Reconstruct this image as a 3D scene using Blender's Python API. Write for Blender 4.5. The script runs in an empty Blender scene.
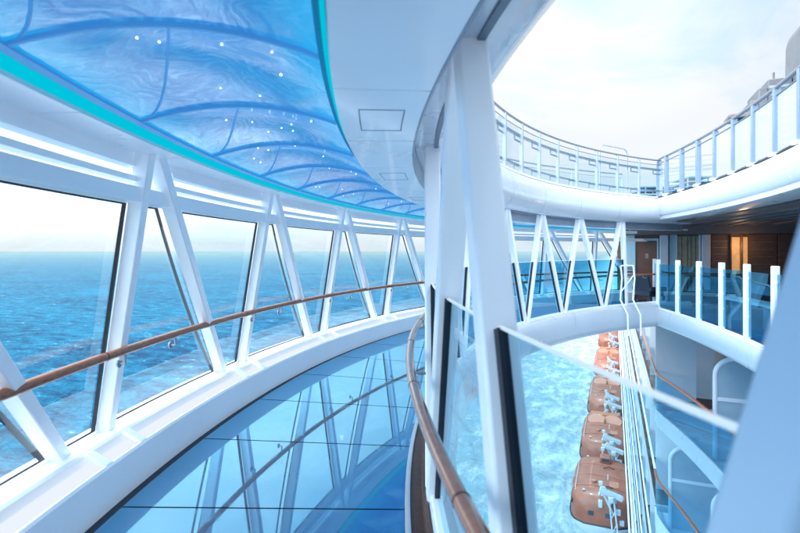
import bpy, bmesh, math, random
from mathutils import Vector, Matrix
random.seed(7)
scene = bpy.context.scene
COL = scene.collection
R = math.radians

# ------------------------------------------------------------------ frame
# ship frame: +Y forward along the hull, -X out to sea, z = 0 on the walkway floor
YAW = 23.17
CX, CY = 10.23, 7.511            # centre of the walkway's arc
def P(r, th, z):                 # a point of the curved walkway: radius, angle (degrees), height
    a = R(203.17 - th)
    return Vector((CX + r*math.cos(a), CY + r*math.sin(a), z))
def E(Y):                        # plan of the ship's bowed deck edge
    return max(1.07, 2.3 - 1.23*((Y - 7.5)/7.9)**2)

# ------------------------------------------------------------------ mesh helper
class MB:
    def __init__(self): self.v = []; self.f = []
    def add(self, vs, fs):
        o = len(self.v); self.v += [Vector(p) for p in vs]
        self.f += [tuple(i + o for i in f) for f in fs]; return self
    def box(self, c, s, rot=None):
        hx, hy, hz = s[0]/2, s[1]/2, s[2]/2
        vs = [Vector((x*hx, y*hy, z*hz)) for x in (-1, 1) for y in (-1, 1) for z in (-1, 1)]
        if rot is not None: vs = [rot @ p for p in vs]
        c = Vector(c)
        return self.add([c + p for p in vs], [(0,1,3,2),(4,6,7,5),(0,4,5,1),(2,3,7,6),(0,2,6,4),(1,5,7,3)])
    def bar(self, p0, p1, w, h, up=(0, 0, 1)):      # box beam, w sideways, h along 'up'
        p0, p1, up = Vector(p0), Vector(p1), Vector(up)
        d = (p1 - p0).normalized(); sd = d.cross(up).normalized(); u = sd.cross(d).normalized()
        vs = []
        for p in (p0, p1):
            for a, b in ((-1,-1),(1,-1),(1,1),(-1,1)): vs.append(p + sd*a*w/2 + u*b*h/2)
        return self.add(vs, [(3,2,1,0),(4,5,6,7),(0,1,5,4),(1,2,6,5),(2,3,7,6),(3,0,4,7)])
    def tube(self, pts, rad, n=10, cap=True):
        pts = [Vector(p) for p in pts]; vs = []; fs = []; m = len(pts)
        prev = None
        for i, p in enumerate(pts):
            d = (pts[min(i+1, m-1)] - pts[max(i-1, 0)]).normalized()
            if prev is None:
                ref = Vector((0,0,1)) if abs(d.z) < .9 else Vector((1,0,0))
                a = d.cross(ref).normalized()
            else:
                a = (prev - d*prev.dot(d)).normalized()
            prev = a; b = d.cross(a)
            rr = rad[i] if isinstance(rad, (list, tuple)) else rad
            for k in range(n):
                t = 2*math.pi*k/n; vs.append(p + a*math.cos(t)*rr + b*math.sin(t)*rr)
        for i in range(m-1):
            for k in range(n):
                fs.append((i*n+k, i*n+(k+1)%n, (i+1)*n+(k+1)%n, (i+1)*n+k))
        if cap: fs.append(tuple(range(n-1, -1, -1))); fs.append(tuple((m-1)*n + k for k in range(n)))
        return self.add(vs, fs)
    def loft(self, rings, closed=True, cap=True):
        n = len(rings[0]); vs = [p for r in rings for p in r]; fs = []
        for i in range(len(rings)-1):
            for k in range(n if closed else n-1):
                fs.append((i*n+k, i*n+(k+1)%n, (i+1)*n+(k+1)%n, (i+1)*n+k))
        if closed and cap:
            fs.append(tuple(range(n-1, -1, -1))); fs.append(tuple((len(rings)-1)*n + k for k in range(n)))
        return self.add(vs, fs)
    def arc(self, prof, t0, t1, step=1.0, closed=True):     # sweep (r,z) profile round the walkway
        n = max(1, int(round((t1-t0)/step)))
        return self.loft([[P(r, t0+(t1-t0)*i/n, z) for r, z in prof] for i in range(n+1)], closed)
    def edge(self, prof, y0, y1, step=.5, closed=True):     # sweep (offset inboard, z) along the deck edge
        n = max(1, int(round((y1-y0)/step)))
        return self.loft([[Vector((E(y0+(y1-y0)*i/n)+o, y0+(y1-y0)*i/n, z)) for o, z in prof] for i in range(n+1)], closed)
    def quad(self, a, b, c, d): return self.add([a, b, c, d], [(0,1,2,3)])
    def disc(self, c, rad, nrm=(0,0,1), n=20, h=.0):
        c = Vector(c); nrm = Vector(nrm).normalized()
        a = nrm.orthogonal().normalized(); b = nrm.cross(a)
        top = [c + nrm*h + (a*math.cos(2*math.pi*k/n) + b*math.sin(2*math.pi*k/n))*rad for k in range(n)]
        if h == 0: return self.add(top, [tuple(range(n))])
        bot = [p - nrm*h for p in top]
        return self.loft([bot, top])
    def build(self, name, mat, parent=None, bevel=0, smooth=35, seg=2):
        me = bpy.data.meshes.new(name); me.from_pydata(self.v, [], self.f)
        bm = bmesh.new(); bm.from_mesh(me); bmesh.ops.recalc_face_normals(bm, faces=bm.faces); bm.to_mesh(me); bm.free()
        me.materials.append(mat)
        if smooth:
            me.polygons.foreach_set('use_smooth', [True]*len(me.polygons))
            me.set_sharp_from_angle(angle=R(smooth))
        o = bpy.data.objects.new(name, me); COL.objects.link(o)
        if parent is not None:
            o.parent = parent
            if parent.type == 'EMPTY' or True:
                o.matrix_parent_inverse = Matrix.LocRotScale(root_of(parent).location, root_of(parent).rotation_euler, None).inverted() if not parent.get('_local') else Matrix()
        if bevel:
            m = o.modifiers.new('bevel', 'BEVEL'); m.width = bevel; m.segments = seg; m.limit_method = 'ANGLE'; m.angle_limit = R(40)
        return o
def root_of(o):
    while o.parent is not None: o = o.parent
    return o
def tag(o, label, cat, group=None):
    o['label'] = label; o['category'] = cat
    if group: o['group'] = group
    return o
def thing(name, label, cat, loc=(0,0,0), group=None, local=False):
    o = bpy.data.objects.new(name, None); o.empty_display_size = .2; COL.objects.link(o)
    o.location = loc
    if local: LOCAL.add(o.name)
    return tag(o, label, cat, group)
LOCAL = set()
def part(name, mb, mat, parent, bevel=0, smooth=35, label=None, seg=2):
    # geometry given in world coordinates unless the thing is local
    root = root_of(parent)
    o = mb.build(name, mat, None, bevel, smooth, seg)
    o.parent = parent
    if root.name not in LOCAL:
        if parent is root: o.matrix_parent_inverse = Matrix.Translation(-Vector(root.location))
    if label: o['label'] = label
    return o
def structure(o): o['kind'] = 'structure'; return o
def copy_tree(o, parent=None):
    c = o.copy(); COL.objects.link(c)
    if parent is not None: c.parent = parent
    else: LOCAL.add(c.name)
    for ch in list(o.children): copy_tree(ch, c)
    return c

# ------------------------------------------------------------------ materials
def new_mat(name):
    m = bpy.data.materials.new(name); m.use_nodes = True
    nt = m.node_tree; nt.nodes.clear()
    out = nt.nodes.new('ShaderNodeOutputMaterial')
    return m, nt, out
def N(nt, kind, **kw):
    n = nt.nodes.new(kind)
    for k, v in kw.items():
        if k in n.inputs: n.inputs[k].default_value = v
        else: setattr(n, k, v)
    return n
def pr(name, col, rough=.45, metal=0., coat=0., var=.06, scale=3., bump=0., bscale=40., emit=None, es=0., spec=.5, detail=4.):
    m, nt, out = new_mat(name); L = nt.links.new
    b = N(nt, 'ShaderNodeBsdfPrincipled'); L(b.outputs[0], out.inputs[0])
    b.inputs['Roughness'].default_value = rough; b.inputs['Metallic'].default_value = metal
    b.inputs['Coat Weight'].default_value = coat; b.inputs['Coat Roughness'].default_value = .06
    b.inputs['Specular IOR Level'].default_value = spec
    tc = N(nt, 'ShaderNodeTexCoord')
    no = N(nt, 'ShaderNodeTexNoise', Scale=scale, Detail=detail, Roughness=.6); L(tc.outputs['Object'], no.inputs['Vector'])
    mr = N(nt, 'ShaderNodeMapRange'); mr.inputs['From Min'].default_value = .3; mr.inputs['From Max'].default_value = .7
    mr.inputs['To Min'].default_value = 1-var; mr.inputs['To Max'].default_value = 1+var
    L(no.outputs[0], mr.inputs[0])
    mx = N(nt, 'ShaderNodeMix', data_type='RGBA', blend_type='MULTIPLY'); mx.inputs[0].default_value = 1
    mx.inputs[6].default_value = (*col, 1); L(mr.outputs[0], mx.inputs[7]); L(mx.outputs[2], b.inputs['Base Color'])
    r2 = N(nt, 'ShaderNodeMapRange'); r2.inputs['To Min'].default_value = max(0, rough*.8); r2.inputs['To Max'].default_value = min(1, rough*1.25)
    L(no.outputs[0], r2.inputs[0]); L(r2.outputs[0], b.inputs['Roughness'])
    if bump:
        n2 = N(nt, 'ShaderNodeTexNoise', Scale=bscale, Detail=3); L(tc.outputs['Object'], n2.inputs['Vector'])
        bp = N(nt, 'ShaderNodeBump', Strength=bump, Distance=.01); L(n2.outputs[0], bp.inputs['Height']); L(bp.outputs[0], b.inputs['Normal'])
    if emit:
        b.inputs['Emission Color'].default_value = (*emit, 1); b.inputs['Emission Strength'].default_value = es
    return m
def glass(name, tint, refl=1., rough=0., base=.04, dirt=0., milk=0., rcol=(1, 1, 1)):
    m, nt, out = new_mat(name); L = nt.links.new
    geo = N(nt, 'ShaderNodeNewGeometry')
    dt = N(nt, 'ShaderNodeVectorMath', operation='DOT_PRODUCT'); L(geo.outputs['Normal'], dt.inputs[0]); L(geo.outputs['Incoming'], dt.inputs[1])
    ab = N(nt, 'ShaderNodeMath', operation='ABSOLUTE'); L(dt.outputs['Value'], ab.inputs[0])
    su = N(nt, 'ShaderNodeMath', operation='SUBTRACT'); su.inputs[0].default_value = 1; L(ab.outputs[0], su.inputs[1])
    pw = N(nt, 'ShaderNodeMath', operation='POWER'); L(su.outputs[0], pw.inputs[0]); pw.inputs[1].default_value = 5
    ma = N(nt, 'ShaderNodeMath', operation='MULTIPLY_ADD'); L(pw.outputs[0], ma.inputs[0]); ma.inputs[1].default_value = (1-base)*refl; ma.inputs[2].default_value = base*refl
    tr = N(nt, 'ShaderNodeBsdfTransparent'); tr.inputs[0].default_value = (*tint, 1)
    gl = N(nt, 'ShaderNodeBsdfGlossy'); gl.inputs['Roughness'].default_value = rough; gl.inputs[0].default_value = (*rcol, 1)
    mx = N(nt, 'ShaderNodeMixShader'); L(ma.outputs[0], mx.inputs[0]); L(tr.outputs[0], mx.inputs[1]); L(gl.outputs[0], mx.inputs[2])
    if dirt:
        tc = N(nt, 'ShaderNodeTexCoord'); mp = N(nt, 'ShaderNodeMapping'); mp.inputs['Scale'].default_value = (6, 6, .5)
        L(tc.outputs['Object'], mp.inputs[0])
        no = N(nt, 'ShaderNodeTexNoise', Scale=1.6, Detail=6); L(mp.outputs[0], no.inputs['Vector'])
        mr = N(nt, 'ShaderNodeMapRange'); mr.inputs['From Min'].default_value = .45; mr.inputs['From Max'].default_value = .8
        mr.inputs['To Min'].default_value = 0; mr.inputs['To Max'].default_value = dirt; L(no.outputs[0], mr.inputs[0])
        df = N(nt, 'ShaderNodeBsdfDiffuse'); df.inputs[0].default_value = (.8, .9, .95, 1)
        m2 = N(nt, 'ShaderNodeMixShader'); L(mr.outputs[0], m2.inputs[0]); L(mx.outputs[0], m2.inputs[1]); L(df.outputs[0], m2.inputs[2])
        mx = m2
    if milk:
        df = N(nt, 'ShaderNodeBsdfTranslucent'); df.inputs[0].default_value = (.86, .93, .97, 1); d2 = N(nt, 'ShaderNodeBsdfDiffuse'); d2.inputs[0].default_value = (.86, .93, .97, 1)
        m3 = N(nt, 'ShaderNodeMixShader'); m3.inputs[0].default_value = .5; L(df.outputs[0], m3.inputs[1]); L(d2.outputs[0], m3.inputs[2])
        m2 = N(nt, 'ShaderNodeMixShader'); m2.inputs[0].default_value = milk; L(mx.outputs[0], m2.inputs[1]); L(m3.outputs[0], m2.inputs[2]); mx = m2
    L(mx.outputs[0], out.inputs[0]); return m
def emis(name, col, s):
    m, nt, out = new_mat(name); e = N(nt, 'ShaderNodeEmission'); e.inputs[0].default_value = (*col, 1); e.inputs[1].default_value = s
    nt.links.new(e.outputs[0], out.inputs[0]); return m

M = {}
M['white'] = pr('glowing_white_marine_paint', (.85, .905, .955), .32, coat=.25, var=.07, scale=1.7, bump=.08, bscale=14, detail=9., emit=(.76, .87, 1.), es=.145)  # faint glow added to the paint to lift the dim interior
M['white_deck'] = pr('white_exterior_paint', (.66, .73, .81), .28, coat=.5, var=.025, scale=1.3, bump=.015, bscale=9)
M['white_matt'] = pr('white_satin_panel', (.75, .84, .92), .5, var=.04, scale=2.2)
M['soffit'] = pr('glowing_pale_soffit_panel', (.74, .85, .94), .28, coat=.3, var=.05, scale=1.2, emit=(.66, .83, 1.), es=.13)  # panels given a slight glow as added fill light
M['hull'] = pr('white_hull_paint', (.44, .50, .57), .4, var=.09, scale=.35, bump=.05, bscale=3)
M['black'] = pr('black_rubber_gasket', (.012, .016, .028), .45, var=.15)
M['dark'] = pr('dark_gutter', (.02, .03, .05), .6, var=.2, scale=8)
M['steel'] = pr('brushed_steel', (.30, .32, .36), .35, metal=.6, var=.06, scale=20)
M['railgrey'] = pr('pale_rail_paint', (.34, .40, .48), .35, coat=.2, var=.05)
M['railpost'] = pr('blue_grey_post_paint', (.20, .28, .39), .35, coat=.2, var=.06)
M['railbar'] = pr('blue_grey_rail_paint', (.14, .21, .28), .4, var=.06)
M['orange'] = pr('orange_lifeboat_gelcoat', (.33, .10, .055), .42, coat=.1, var=.2, scale=1.1, detail=8)
M['orange_pale'] = pr('faded_orange_gelcoat', (.46, .17, .10), .5, var=.12, scale=2)
M['boat_white'] = pr('white_boat_gelcoat', (.55, .58, .60), .4, var=.08, scale=1.4)
M['davit'] = pr('davit_paint', (.48, .53, .58), .45, var=.12, scale=3)
M['boat_glass'] = pr('dark_boat_window', (.03, .06, .09), .1, var=.1)
M['deck_blue'] = pr('blue_deck_covering', (.03, .12, .27), .35, var=.12, scale=5)
M['ceil_dark'] = pr('dark_brown_ceiling', (.20, .17, .17), .4, var=.12, scale=4)
M['door'] = pr('dark_brown_door', (.20, .09, .06), .35, var=.15, scale=4)
M['curtain'] = pr('drab_curtain_behind_glass', (.42, .38, .26), .5, var=.2, scale=9)
M['grey_wall'] = pr('grey_wall_panel', (.70, .75, .83), .45, var=.04)
M['teal_wall'] = pr('pale_teal_wall_panel', (.42, .66, .76), .4, var=.05)
M['grey_tower'] = pr('weathered_grey_structure', (.17, .175, .19), .6, var=.16, scale=.8)
M['lounger'] = pr('blue_lounger_fabric', (.10, .27, .40), .7, var=.12, scale=6)
M['wicker'] = pr('dark_woven_chair', (.02, .035, .06), .6, var=.3, scale=60, bump=.5, bscale=90)
M['panel_blue'] = pr('pale_blue_divider_panel', (.30, .42, .52), .25, coat=.3, var=.05)
M['led'] = emis('cyan_led_strip', (.0, .56, .74), 1.0)
M['cove'] = emis('white_recess_glow', (.84, .91, 1.0), 1.0)  # glow added to the kerb recess in place of light from outside
M['spark'] = emis('white_downlight_lens', (.9, .97, 1.0), 6.0)
M['niche'] = pr('warm_lit_niche', (.45, .22, .07), .5, emit=(1.0, .55, .22), es=.5, var=.5, scale=7)
M['sign'] = pr('blue_sign_face', (.10, .35, .50), .4, var=.05)
M['glass_out'] = glass('clear_window_glass', (.90, .985, 1.0), 1.1, base=.075, dirt=.02)
M['glass_blue'] = glass('blue_tinted_balustrade_glass', (.50, .76, .88), .35, base=.05)
M['glass_far'] = glass('strong_blue_balustrade_glass', (.22, .66, .88), 1.2, base=.05)
M['glass_teal'] = glass('deep_blue_windscreen_glass', (.22, .60, .84), 1.0, base=.17, rcol=(.22, .62, .86))
M['glass_pale'] = glass('pale_railing_glass', (.86, .94, .97), 1.0)
M['glass_sea'] = glass('blue_balcony_glass', (.50, .76, .90), 1.0, base=.12, rcol=(.45, .75, .92))
M['glass_row'] = glass('smoked_balcony_glass', (.42, .55, .64), .22)
M['glass_frost'] = glass('pale_frosted_glass', (.86, .94, .97), 1.0, dirt=0, milk=.62)
M['shade_tinted_strut'] = pr('blue_shaded_marine_paint', (.52, .68, .85), .35, coat=.1, var=.04, scale=1.7)  # copy of the white with its bluish shade put into the colour
M['glass_edge'] = pr('glowing_glass_edge', (.9, .94, .97), .2, var=.02, emit=(.9, .96, 1), es=.2)  # bright line painted in with near-white and a faint glow

def wood(name, c1, c2, rough, coat, sc=(3, 3, 3)):
    m, nt, out = new_mat(name); L = nt.links.new
    b = N(nt, 'ShaderNodeBsdfPrincipled'); L(b.outputs[0], out.inputs[0])
    tc = N(nt, 'ShaderNodeTexCoord'); mp = N(nt, 'ShaderNodeMapping'); mp.inputs['Scale'].default_value = sc; L(tc.outputs['Object'], mp.inputs[0])
    no = N(nt, 'ShaderNodeTexNoise', Scale=2.5, Detail=8, Roughness=.65, Distortion=1.2); L(mp.outputs[0], no.inputs['Vector'])
    cr = N(nt, 'ShaderNodeValToRGB'); cr.color_ramp.elements[0].position = .3; cr.color_ramp.elements[1].position = .7
    cr.color_ramp.elements[0].color = (*c1, 1); cr.color_ramp.elements[1].color = (*c2, 1)
    L(no.outputs[0], cr.inputs[0]); L(cr.outputs[0], b.inputs['Base Color'])
    b.inputs['Roughness'].default_value = rough; b.inputs['Coat Weight'].default_value = coat; b.inputs['Coat Roughness'].default_value = .08
    return m
M['teak'] = wood('varnished_teak', (.32, .075, .025), (.62, .20, .07), .3, .25, (4, 4, 18))
M['teak_dark'] = wood('dark_teak_trim', (.05, .018, .012), (.11, .045, .028), .5, .1, (4, 4, 14))
M['woodwall'] = wood('dark_wood_wall_panel', (.11, .06, .05), (.20, .12, .09), .5, .0, (2, 2, 9))
M['rail_gloss'] = wood('polished_bronzed_handrail', (.34, .115, .055), (.46, .18, .095), .16, .55, (3, 3, 3))

# mirror-like blue glass floor
def floor_mat():
    m, nt, out = new_mat('polished_blue_glass_floor'); L = nt.links.new
    b = N(nt, 'ShaderNodeBsdfPrincipled'); b.inputs['Roughness'].default_value = .35
    tc = N(nt, 'ShaderNodeTexCoord')
    no = N(nt, 'ShaderNodeTexNoise', Scale=.9, Detail=3); L(tc.outputs['Object'], no.inputs['Vector'])
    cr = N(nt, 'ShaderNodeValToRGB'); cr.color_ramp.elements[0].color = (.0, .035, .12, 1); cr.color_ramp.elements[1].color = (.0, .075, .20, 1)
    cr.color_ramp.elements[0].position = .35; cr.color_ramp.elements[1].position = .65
    L(no.outputs[0], cr.inputs[0]); L(cr.outputs[0], b.inputs['Base Color']); L(cr.outputs[0], b.inputs['Emission Color']); b.inputs['Emission Strength'].default_value = .3  # faint glow painted in for light coming up through the glass
    wv = N(nt, 'ShaderNodeTexNoise', Scale=1.3, Detail=1); L(tc.outputs['Object'], wv.inputs['Vector'])
    bp = N(nt, 'ShaderNodeBump', Strength=.03, Distance=.02); L(wv.outputs[0], bp.inputs['Height']); L(bp.outputs[0], b.inputs['Normal'])
    g = N(nt, 'ShaderNodeBsdfGlossy'); g.inputs['Roughness'].default_value = .012; g.inputs[0].default_value = (.30, .72, .96, 1); L(bp.outputs[0], g.inputs['Normal'])
    sc_ = N(nt, 'ShaderNodeTexNoise', Scale=6, Detail=8, Roughness=.7, Distortion=1.5); L(tc.outputs['Object'], sc_.inputs['Vector'])
    sr = N(nt, 'ShaderNodeMapRange'); sr.inputs['From Min'].default_value = .45; sr.inputs['From Max'].default_value = .8; sr.inputs['To Min'].default_value = .006; sr.inputs['To Max'].default_value = .12
    L(sc_.outputs[0], sr.inputs[0]); L(sr.outputs[0], g.inputs['Roughness'])
    mx = N(nt, 'ShaderNodeMixShader')
    lw = N(nt, 'ShaderNodeLayerWeight', Blend=.42)
    mr = N(nt, 'ShaderNodeMapRange'); mr.inputs['From Min'].default_value = .22; mr.inputs['From Max'].default_value = .66
    mr.inputs['To Min'].default_value = .06; mr.inputs['To Max'].default_value = .58
    L(lw.outputs['Facing'], mr.inputs[0]); L(mr.outputs[0], mx.inputs[0])
    L(b.outputs[0], mx.inputs[1]); L(g.outputs[0], mx.inputs[2]); L(mx.outputs[0], out.inputs[0]); return m
M['floor'] = floor_mat()
M['seam'] = pr('deep_blue_floor_seam', (.006, .04, .10), .4, var=.2, scale=8)

# blue canopy, its brightness painted in as glow, with swirling marbled streaks
def canopy_mat():
    m, nt, out = new_mat('blue_marbled_canopy'); L = nt.links.new
    b = N(nt, 'ShaderNodeBsdfPrincipled'); L(b.outputs[0], out.inputs[0])
    tc = N(nt, 'ShaderNodeTexCoord')
    n1 = N(nt, 'ShaderNodeTexNoise', Scale=1.1, Detail=2, Distortion=.6); L(tc.outputs['Object'], n1.inputs['Vector'])
    vm = N(nt, 'ShaderNodeVectorMath', operation='MULTIPLY_ADD'); L(n1.outputs['Color'], vm.inputs[0]); vm.inputs[1].default_value = (1.7, 1.7, 1.7); L(tc.outputs['Object'], vm.inputs[2])
    wv = N(nt, 'ShaderNodeTexWave', Scale=3.6, Distortion=14, Detail=8); wv.inputs['Detail Roughness'].default_value = .62; wv.inputs['Detail Scale'].default_value = 1.2; L(vm.outputs[0], wv.inputs['Vector'])
    n3 = N(nt, 'ShaderNodeTexNoise', Scale=.7, Detail=3); L(tc.outputs['Object'], n3.inputs['Vector'])
    cr = N(nt, 'ShaderNodeValToRGB'); e = cr.color_ramp.elements
    e[0].color = (.024, .19, .47, 1); e[1].color = (.055, .275, .555, 1); e[0].position = .0; e[1].position = 1.
    x = e.new(.82); x.color = (.03, .225, .50, 1)
    L(wv.outputs[0], cr.inputs[0])
    cr2 = N(nt, 'ShaderNodeValToRGB'); cr2.color_ramp.elements[0].color = (.72, .76, .88, 1); cr2.color_ramp.elements[1].color = (1.35, 1.3, 1.15, 1)
    cr2.color_ramp.elements[0].position = .3; cr2.color_ramp.elements[1].position = .7; L(n3.outputs[0], cr2.inputs[0])
    mx = N(nt, 'ShaderNodeMix', data_type='RGBA', blend_type='MULTIPLY'); mx.inputs[0].default_value = 1
    L(cr.outputs[0], mx.inputs[6]); L(cr2.outputs[0], mx.inputs[7])
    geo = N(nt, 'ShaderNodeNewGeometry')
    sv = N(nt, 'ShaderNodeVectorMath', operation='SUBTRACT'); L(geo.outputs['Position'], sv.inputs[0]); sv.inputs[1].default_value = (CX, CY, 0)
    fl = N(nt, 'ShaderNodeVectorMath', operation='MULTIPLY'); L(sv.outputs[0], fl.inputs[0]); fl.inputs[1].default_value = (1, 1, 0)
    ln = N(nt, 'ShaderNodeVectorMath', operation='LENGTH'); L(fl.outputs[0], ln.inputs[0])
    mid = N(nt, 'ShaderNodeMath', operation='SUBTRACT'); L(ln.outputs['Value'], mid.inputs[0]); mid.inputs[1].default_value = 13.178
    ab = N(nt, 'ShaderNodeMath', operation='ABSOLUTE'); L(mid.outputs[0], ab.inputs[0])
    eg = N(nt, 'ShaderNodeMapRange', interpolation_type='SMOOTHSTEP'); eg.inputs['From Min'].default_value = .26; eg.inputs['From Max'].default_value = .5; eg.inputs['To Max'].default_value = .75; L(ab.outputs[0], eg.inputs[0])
    lit = N(nt, 'ShaderNodeMix', data_type='RGBA'); L(eg.outputs[0], lit.inputs[0]); L(mx.outputs[2], lit.inputs[6]); lit.inputs[7].default_value = (.0, .50, .85, 1)   # cyan glow of the strips painted along the edges
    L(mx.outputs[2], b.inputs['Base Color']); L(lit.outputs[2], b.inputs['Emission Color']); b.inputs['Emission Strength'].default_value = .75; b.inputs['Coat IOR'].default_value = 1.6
    b.inputs['Roughness'].default_value = .12; b.inputs['Coat Weight'].default_value = 1; b.inputs['Coat Roughness'].default_value = .04
    bp = N(nt, 'ShaderNodeBump', Strength=.045, Distance=.02); L(wv.outputs[0], bp.inputs['Height'])
    L(bp.outputs[0], b.inputs['Normal']); L(bp.outputs[0], b.inputs['Coat Normal'])
    return m
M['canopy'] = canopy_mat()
M['rib'] = pr('blue_canopy_rib', (.09, .33, .62), .35, var=.05, emit=(.045, .22, .50), es=.5)  # glow added so the ribs match the canopy's painted brightness

def sea_mat():
    m, nt, out = new_mat('open_sea'); L = nt.links.new
    geo = N(nt, 'ShaderNodeNewGeometry')
    b = N(nt, 'ShaderNodeBsdfDiffuse')
    gl = N(nt, 'ShaderNodeBsdfGlossy'); gl.inputs['Roughness'].default_value = .2; gl.inputs[0].default_value = (.75, .93, 1, 1)
    bm = N(nt, 'ShaderNodeMixShader')
    lw = N(nt, 'ShaderNodeFresnel'); lw.inputs['IOR'].default_value = 1.2
    lm = N(nt, 'ShaderNodeMath', operation='MINIMUM'); L(lw.outputs[0], lm.inputs[0]); lm.inputs[1].default_value = .045
    L(lm.outputs[0], bm.inputs[0]); L(b.outputs[0], bm.inputs[1]); L(gl.outputs[0], bm.inputs[2])
    sep = N(nt, 'ShaderNodeSeparateXYZ'); L(geo.outputs['Position'], sep.inputs[0])
    # waves
    mp = N(nt, 'ShaderNodeMapping'); mp.inputs['Rotation'].default_value = (0, 0, R(35)); mp.inputs['Scale'].default_value = (1, 1.9, 1); L(geo.outputs['Position'], mp.inputs[0])
    w1 = N(nt, 'ShaderNodeTexNoise', Scale=.11, Detail=11, Roughness=.66, Distortion=.3); L(mp.outputs[0], w1.inputs['Vector'])
    w2 = N(nt, 'ShaderNodeTexNoise', Scale=.013, Detail=4); L(mp.outputs[0], w2.inputs['Vector'])
    w3 = N(nt, 'ShaderNodeTexNoise', Scale=.55, Detail=6, Roughness=.7, Distortion=.2); L(mp.outputs[0], w3.inputs['Vector'])
    bp = N(nt, 'ShaderNodeBump', Strength=1.0, Distance=3.2); L(w1.outputs[0], bp.inputs['Height']); L(bp.outputs[0], b.inputs['Normal']); L(bp.outputs[0], gl.inputs['Normal']); L(bp.outputs[0], lw.inputs['Normal'])
    cr = N(nt, 'ShaderNodeValToRGB'); e = cr.color_ramp.elements
    e[0].position = .36; e[0].color = (.0, .035, .11, 1); e[1].position = .64; e[1].color = (.002, .20, .35, 1)
    ad = N(nt, 'ShaderNodeMath', operation='MULTIPLY_ADD'); L(w2.outputs[0], ad.inputs[0]); ad.inputs[1].default_value = .35; 
    sb = N(nt, 'ShaderNodeMath', operation='MULTIPLY_ADD'); L(w1.outputs[0], sb.inputs[0]); sb.inputs[1].default_value = 1.0; s3 = N(nt, 'ShaderNodeMath', operation='MULTIPLY_ADD'); L(w3.outputs[0], s3.inputs[0]); s3.inputs[1].default_value = .75; s3.inputs[2].default_value = -.555; L(s3.outputs[0], sb.inputs[2])
    L(sb.outputs[0], ad.inputs[2]); L(ad.outputs[0], cr.inputs[0])
    # foam of the wake beside the hull
    hx = N(nt, 'ShaderNodeMapRange', interpolation_type='SMOOTHSTEP'); L(sep.outputs[0], hx.inputs[0])
    hx.inputs['From Min'].default_value = -75; hx.inputs['From Max'].default_value = 0; hx.inputs['To Min'].default_value = 0; hx.inputs['To Max'].default_value = .33
    f1 = N(nt, 'ShaderNodeTexNoise', Scale=.34, Detail=12, Roughness=.74, Distortion=.25); fm = N(nt, 'ShaderNodeMapping'); fm.inputs['Scale'].default_value = (1, .42, 1); fm.inputs['Rotation'].default_value = (0, 0, R(-8)); L(geo.outputs['Position'], fm.inputs[0]); L(fm.outputs[0], f1.inputs['Vector'])
    fa = N(nt, 'ShaderNodeMath', operation='ADD'); L(f1.outputs[0], fa.inputs[0]); L(hx.outputs[0], fa.inputs[1])
    fr = N(nt, 'ShaderNodeMapRange', interpolation_type='SMOOTHSTEP'); fr.inputs['From Min'].default_value = .70; fr.inputs['From Max'].default_value = 1.02; L(fa.outputs[0], fr.inputs[0])
    # scattered white specks: glints painted in along with whitecaps
    wc = N(nt, 'ShaderNodeMapRange', interpolation_type='SMOOTHSTEP'); wc.inputs['From Min'].default_value = 1.16; wc.inputs['From Max'].default_value = 1.30; wc.inputs['To Max'].default_value = .75
    wa = N(nt, 'ShaderNodeMath', operation='ADD'); L(w1.outputs[0], wa.inputs[0]); L(w3.outputs[0], wa.inputs[1]); L(wa.outputs[0], wc.inputs[0])
    mxm = N(nt, 'ShaderNodeMath', operation='MAXIMUM'); L(fr.outputs[0], mxm.inputs[0]); L(wc.outputs[0], mxm.inputs[1])
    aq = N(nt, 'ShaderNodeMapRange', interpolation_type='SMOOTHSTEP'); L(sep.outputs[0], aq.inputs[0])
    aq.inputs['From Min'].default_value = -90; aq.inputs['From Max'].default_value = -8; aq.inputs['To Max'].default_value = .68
    am = N(nt, 'ShaderNodeMix', data_type='RGBA'); L(aq.outputs[0], am.inputs[0]); L(cr.outputs[0], am.inputs[6]); am.inputs[7].default_value = (.36, .50, .55, 1)   # paler towards the hull: foam, plus overexposed glare painted in
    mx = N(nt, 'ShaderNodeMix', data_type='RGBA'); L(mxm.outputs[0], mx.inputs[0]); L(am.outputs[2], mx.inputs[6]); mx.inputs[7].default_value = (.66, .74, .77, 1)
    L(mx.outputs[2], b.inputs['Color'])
    rr = N(nt, 'ShaderNodeMapRange'); rr.inputs['To Min'].default_value = .14; rr.inputs['To Max'].default_value = .7; L(mxm.outputs[0], rr.inputs[0]); L(rr.outputs[0], gl.inputs['Roughness'])
    # aerial haze painted on as pale emission, by distance from the origin
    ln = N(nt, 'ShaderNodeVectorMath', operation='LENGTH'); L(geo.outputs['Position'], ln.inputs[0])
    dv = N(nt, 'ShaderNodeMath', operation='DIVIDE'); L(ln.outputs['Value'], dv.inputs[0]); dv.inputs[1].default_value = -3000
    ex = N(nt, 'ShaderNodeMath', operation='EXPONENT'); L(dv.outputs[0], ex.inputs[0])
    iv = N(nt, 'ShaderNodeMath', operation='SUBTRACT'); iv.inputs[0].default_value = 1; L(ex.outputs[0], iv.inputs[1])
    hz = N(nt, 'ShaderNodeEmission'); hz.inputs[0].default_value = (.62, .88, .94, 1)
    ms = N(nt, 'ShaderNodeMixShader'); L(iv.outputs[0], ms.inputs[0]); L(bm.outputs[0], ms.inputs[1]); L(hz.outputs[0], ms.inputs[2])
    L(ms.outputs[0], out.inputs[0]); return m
M['sea'] = sea_mat()

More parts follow.
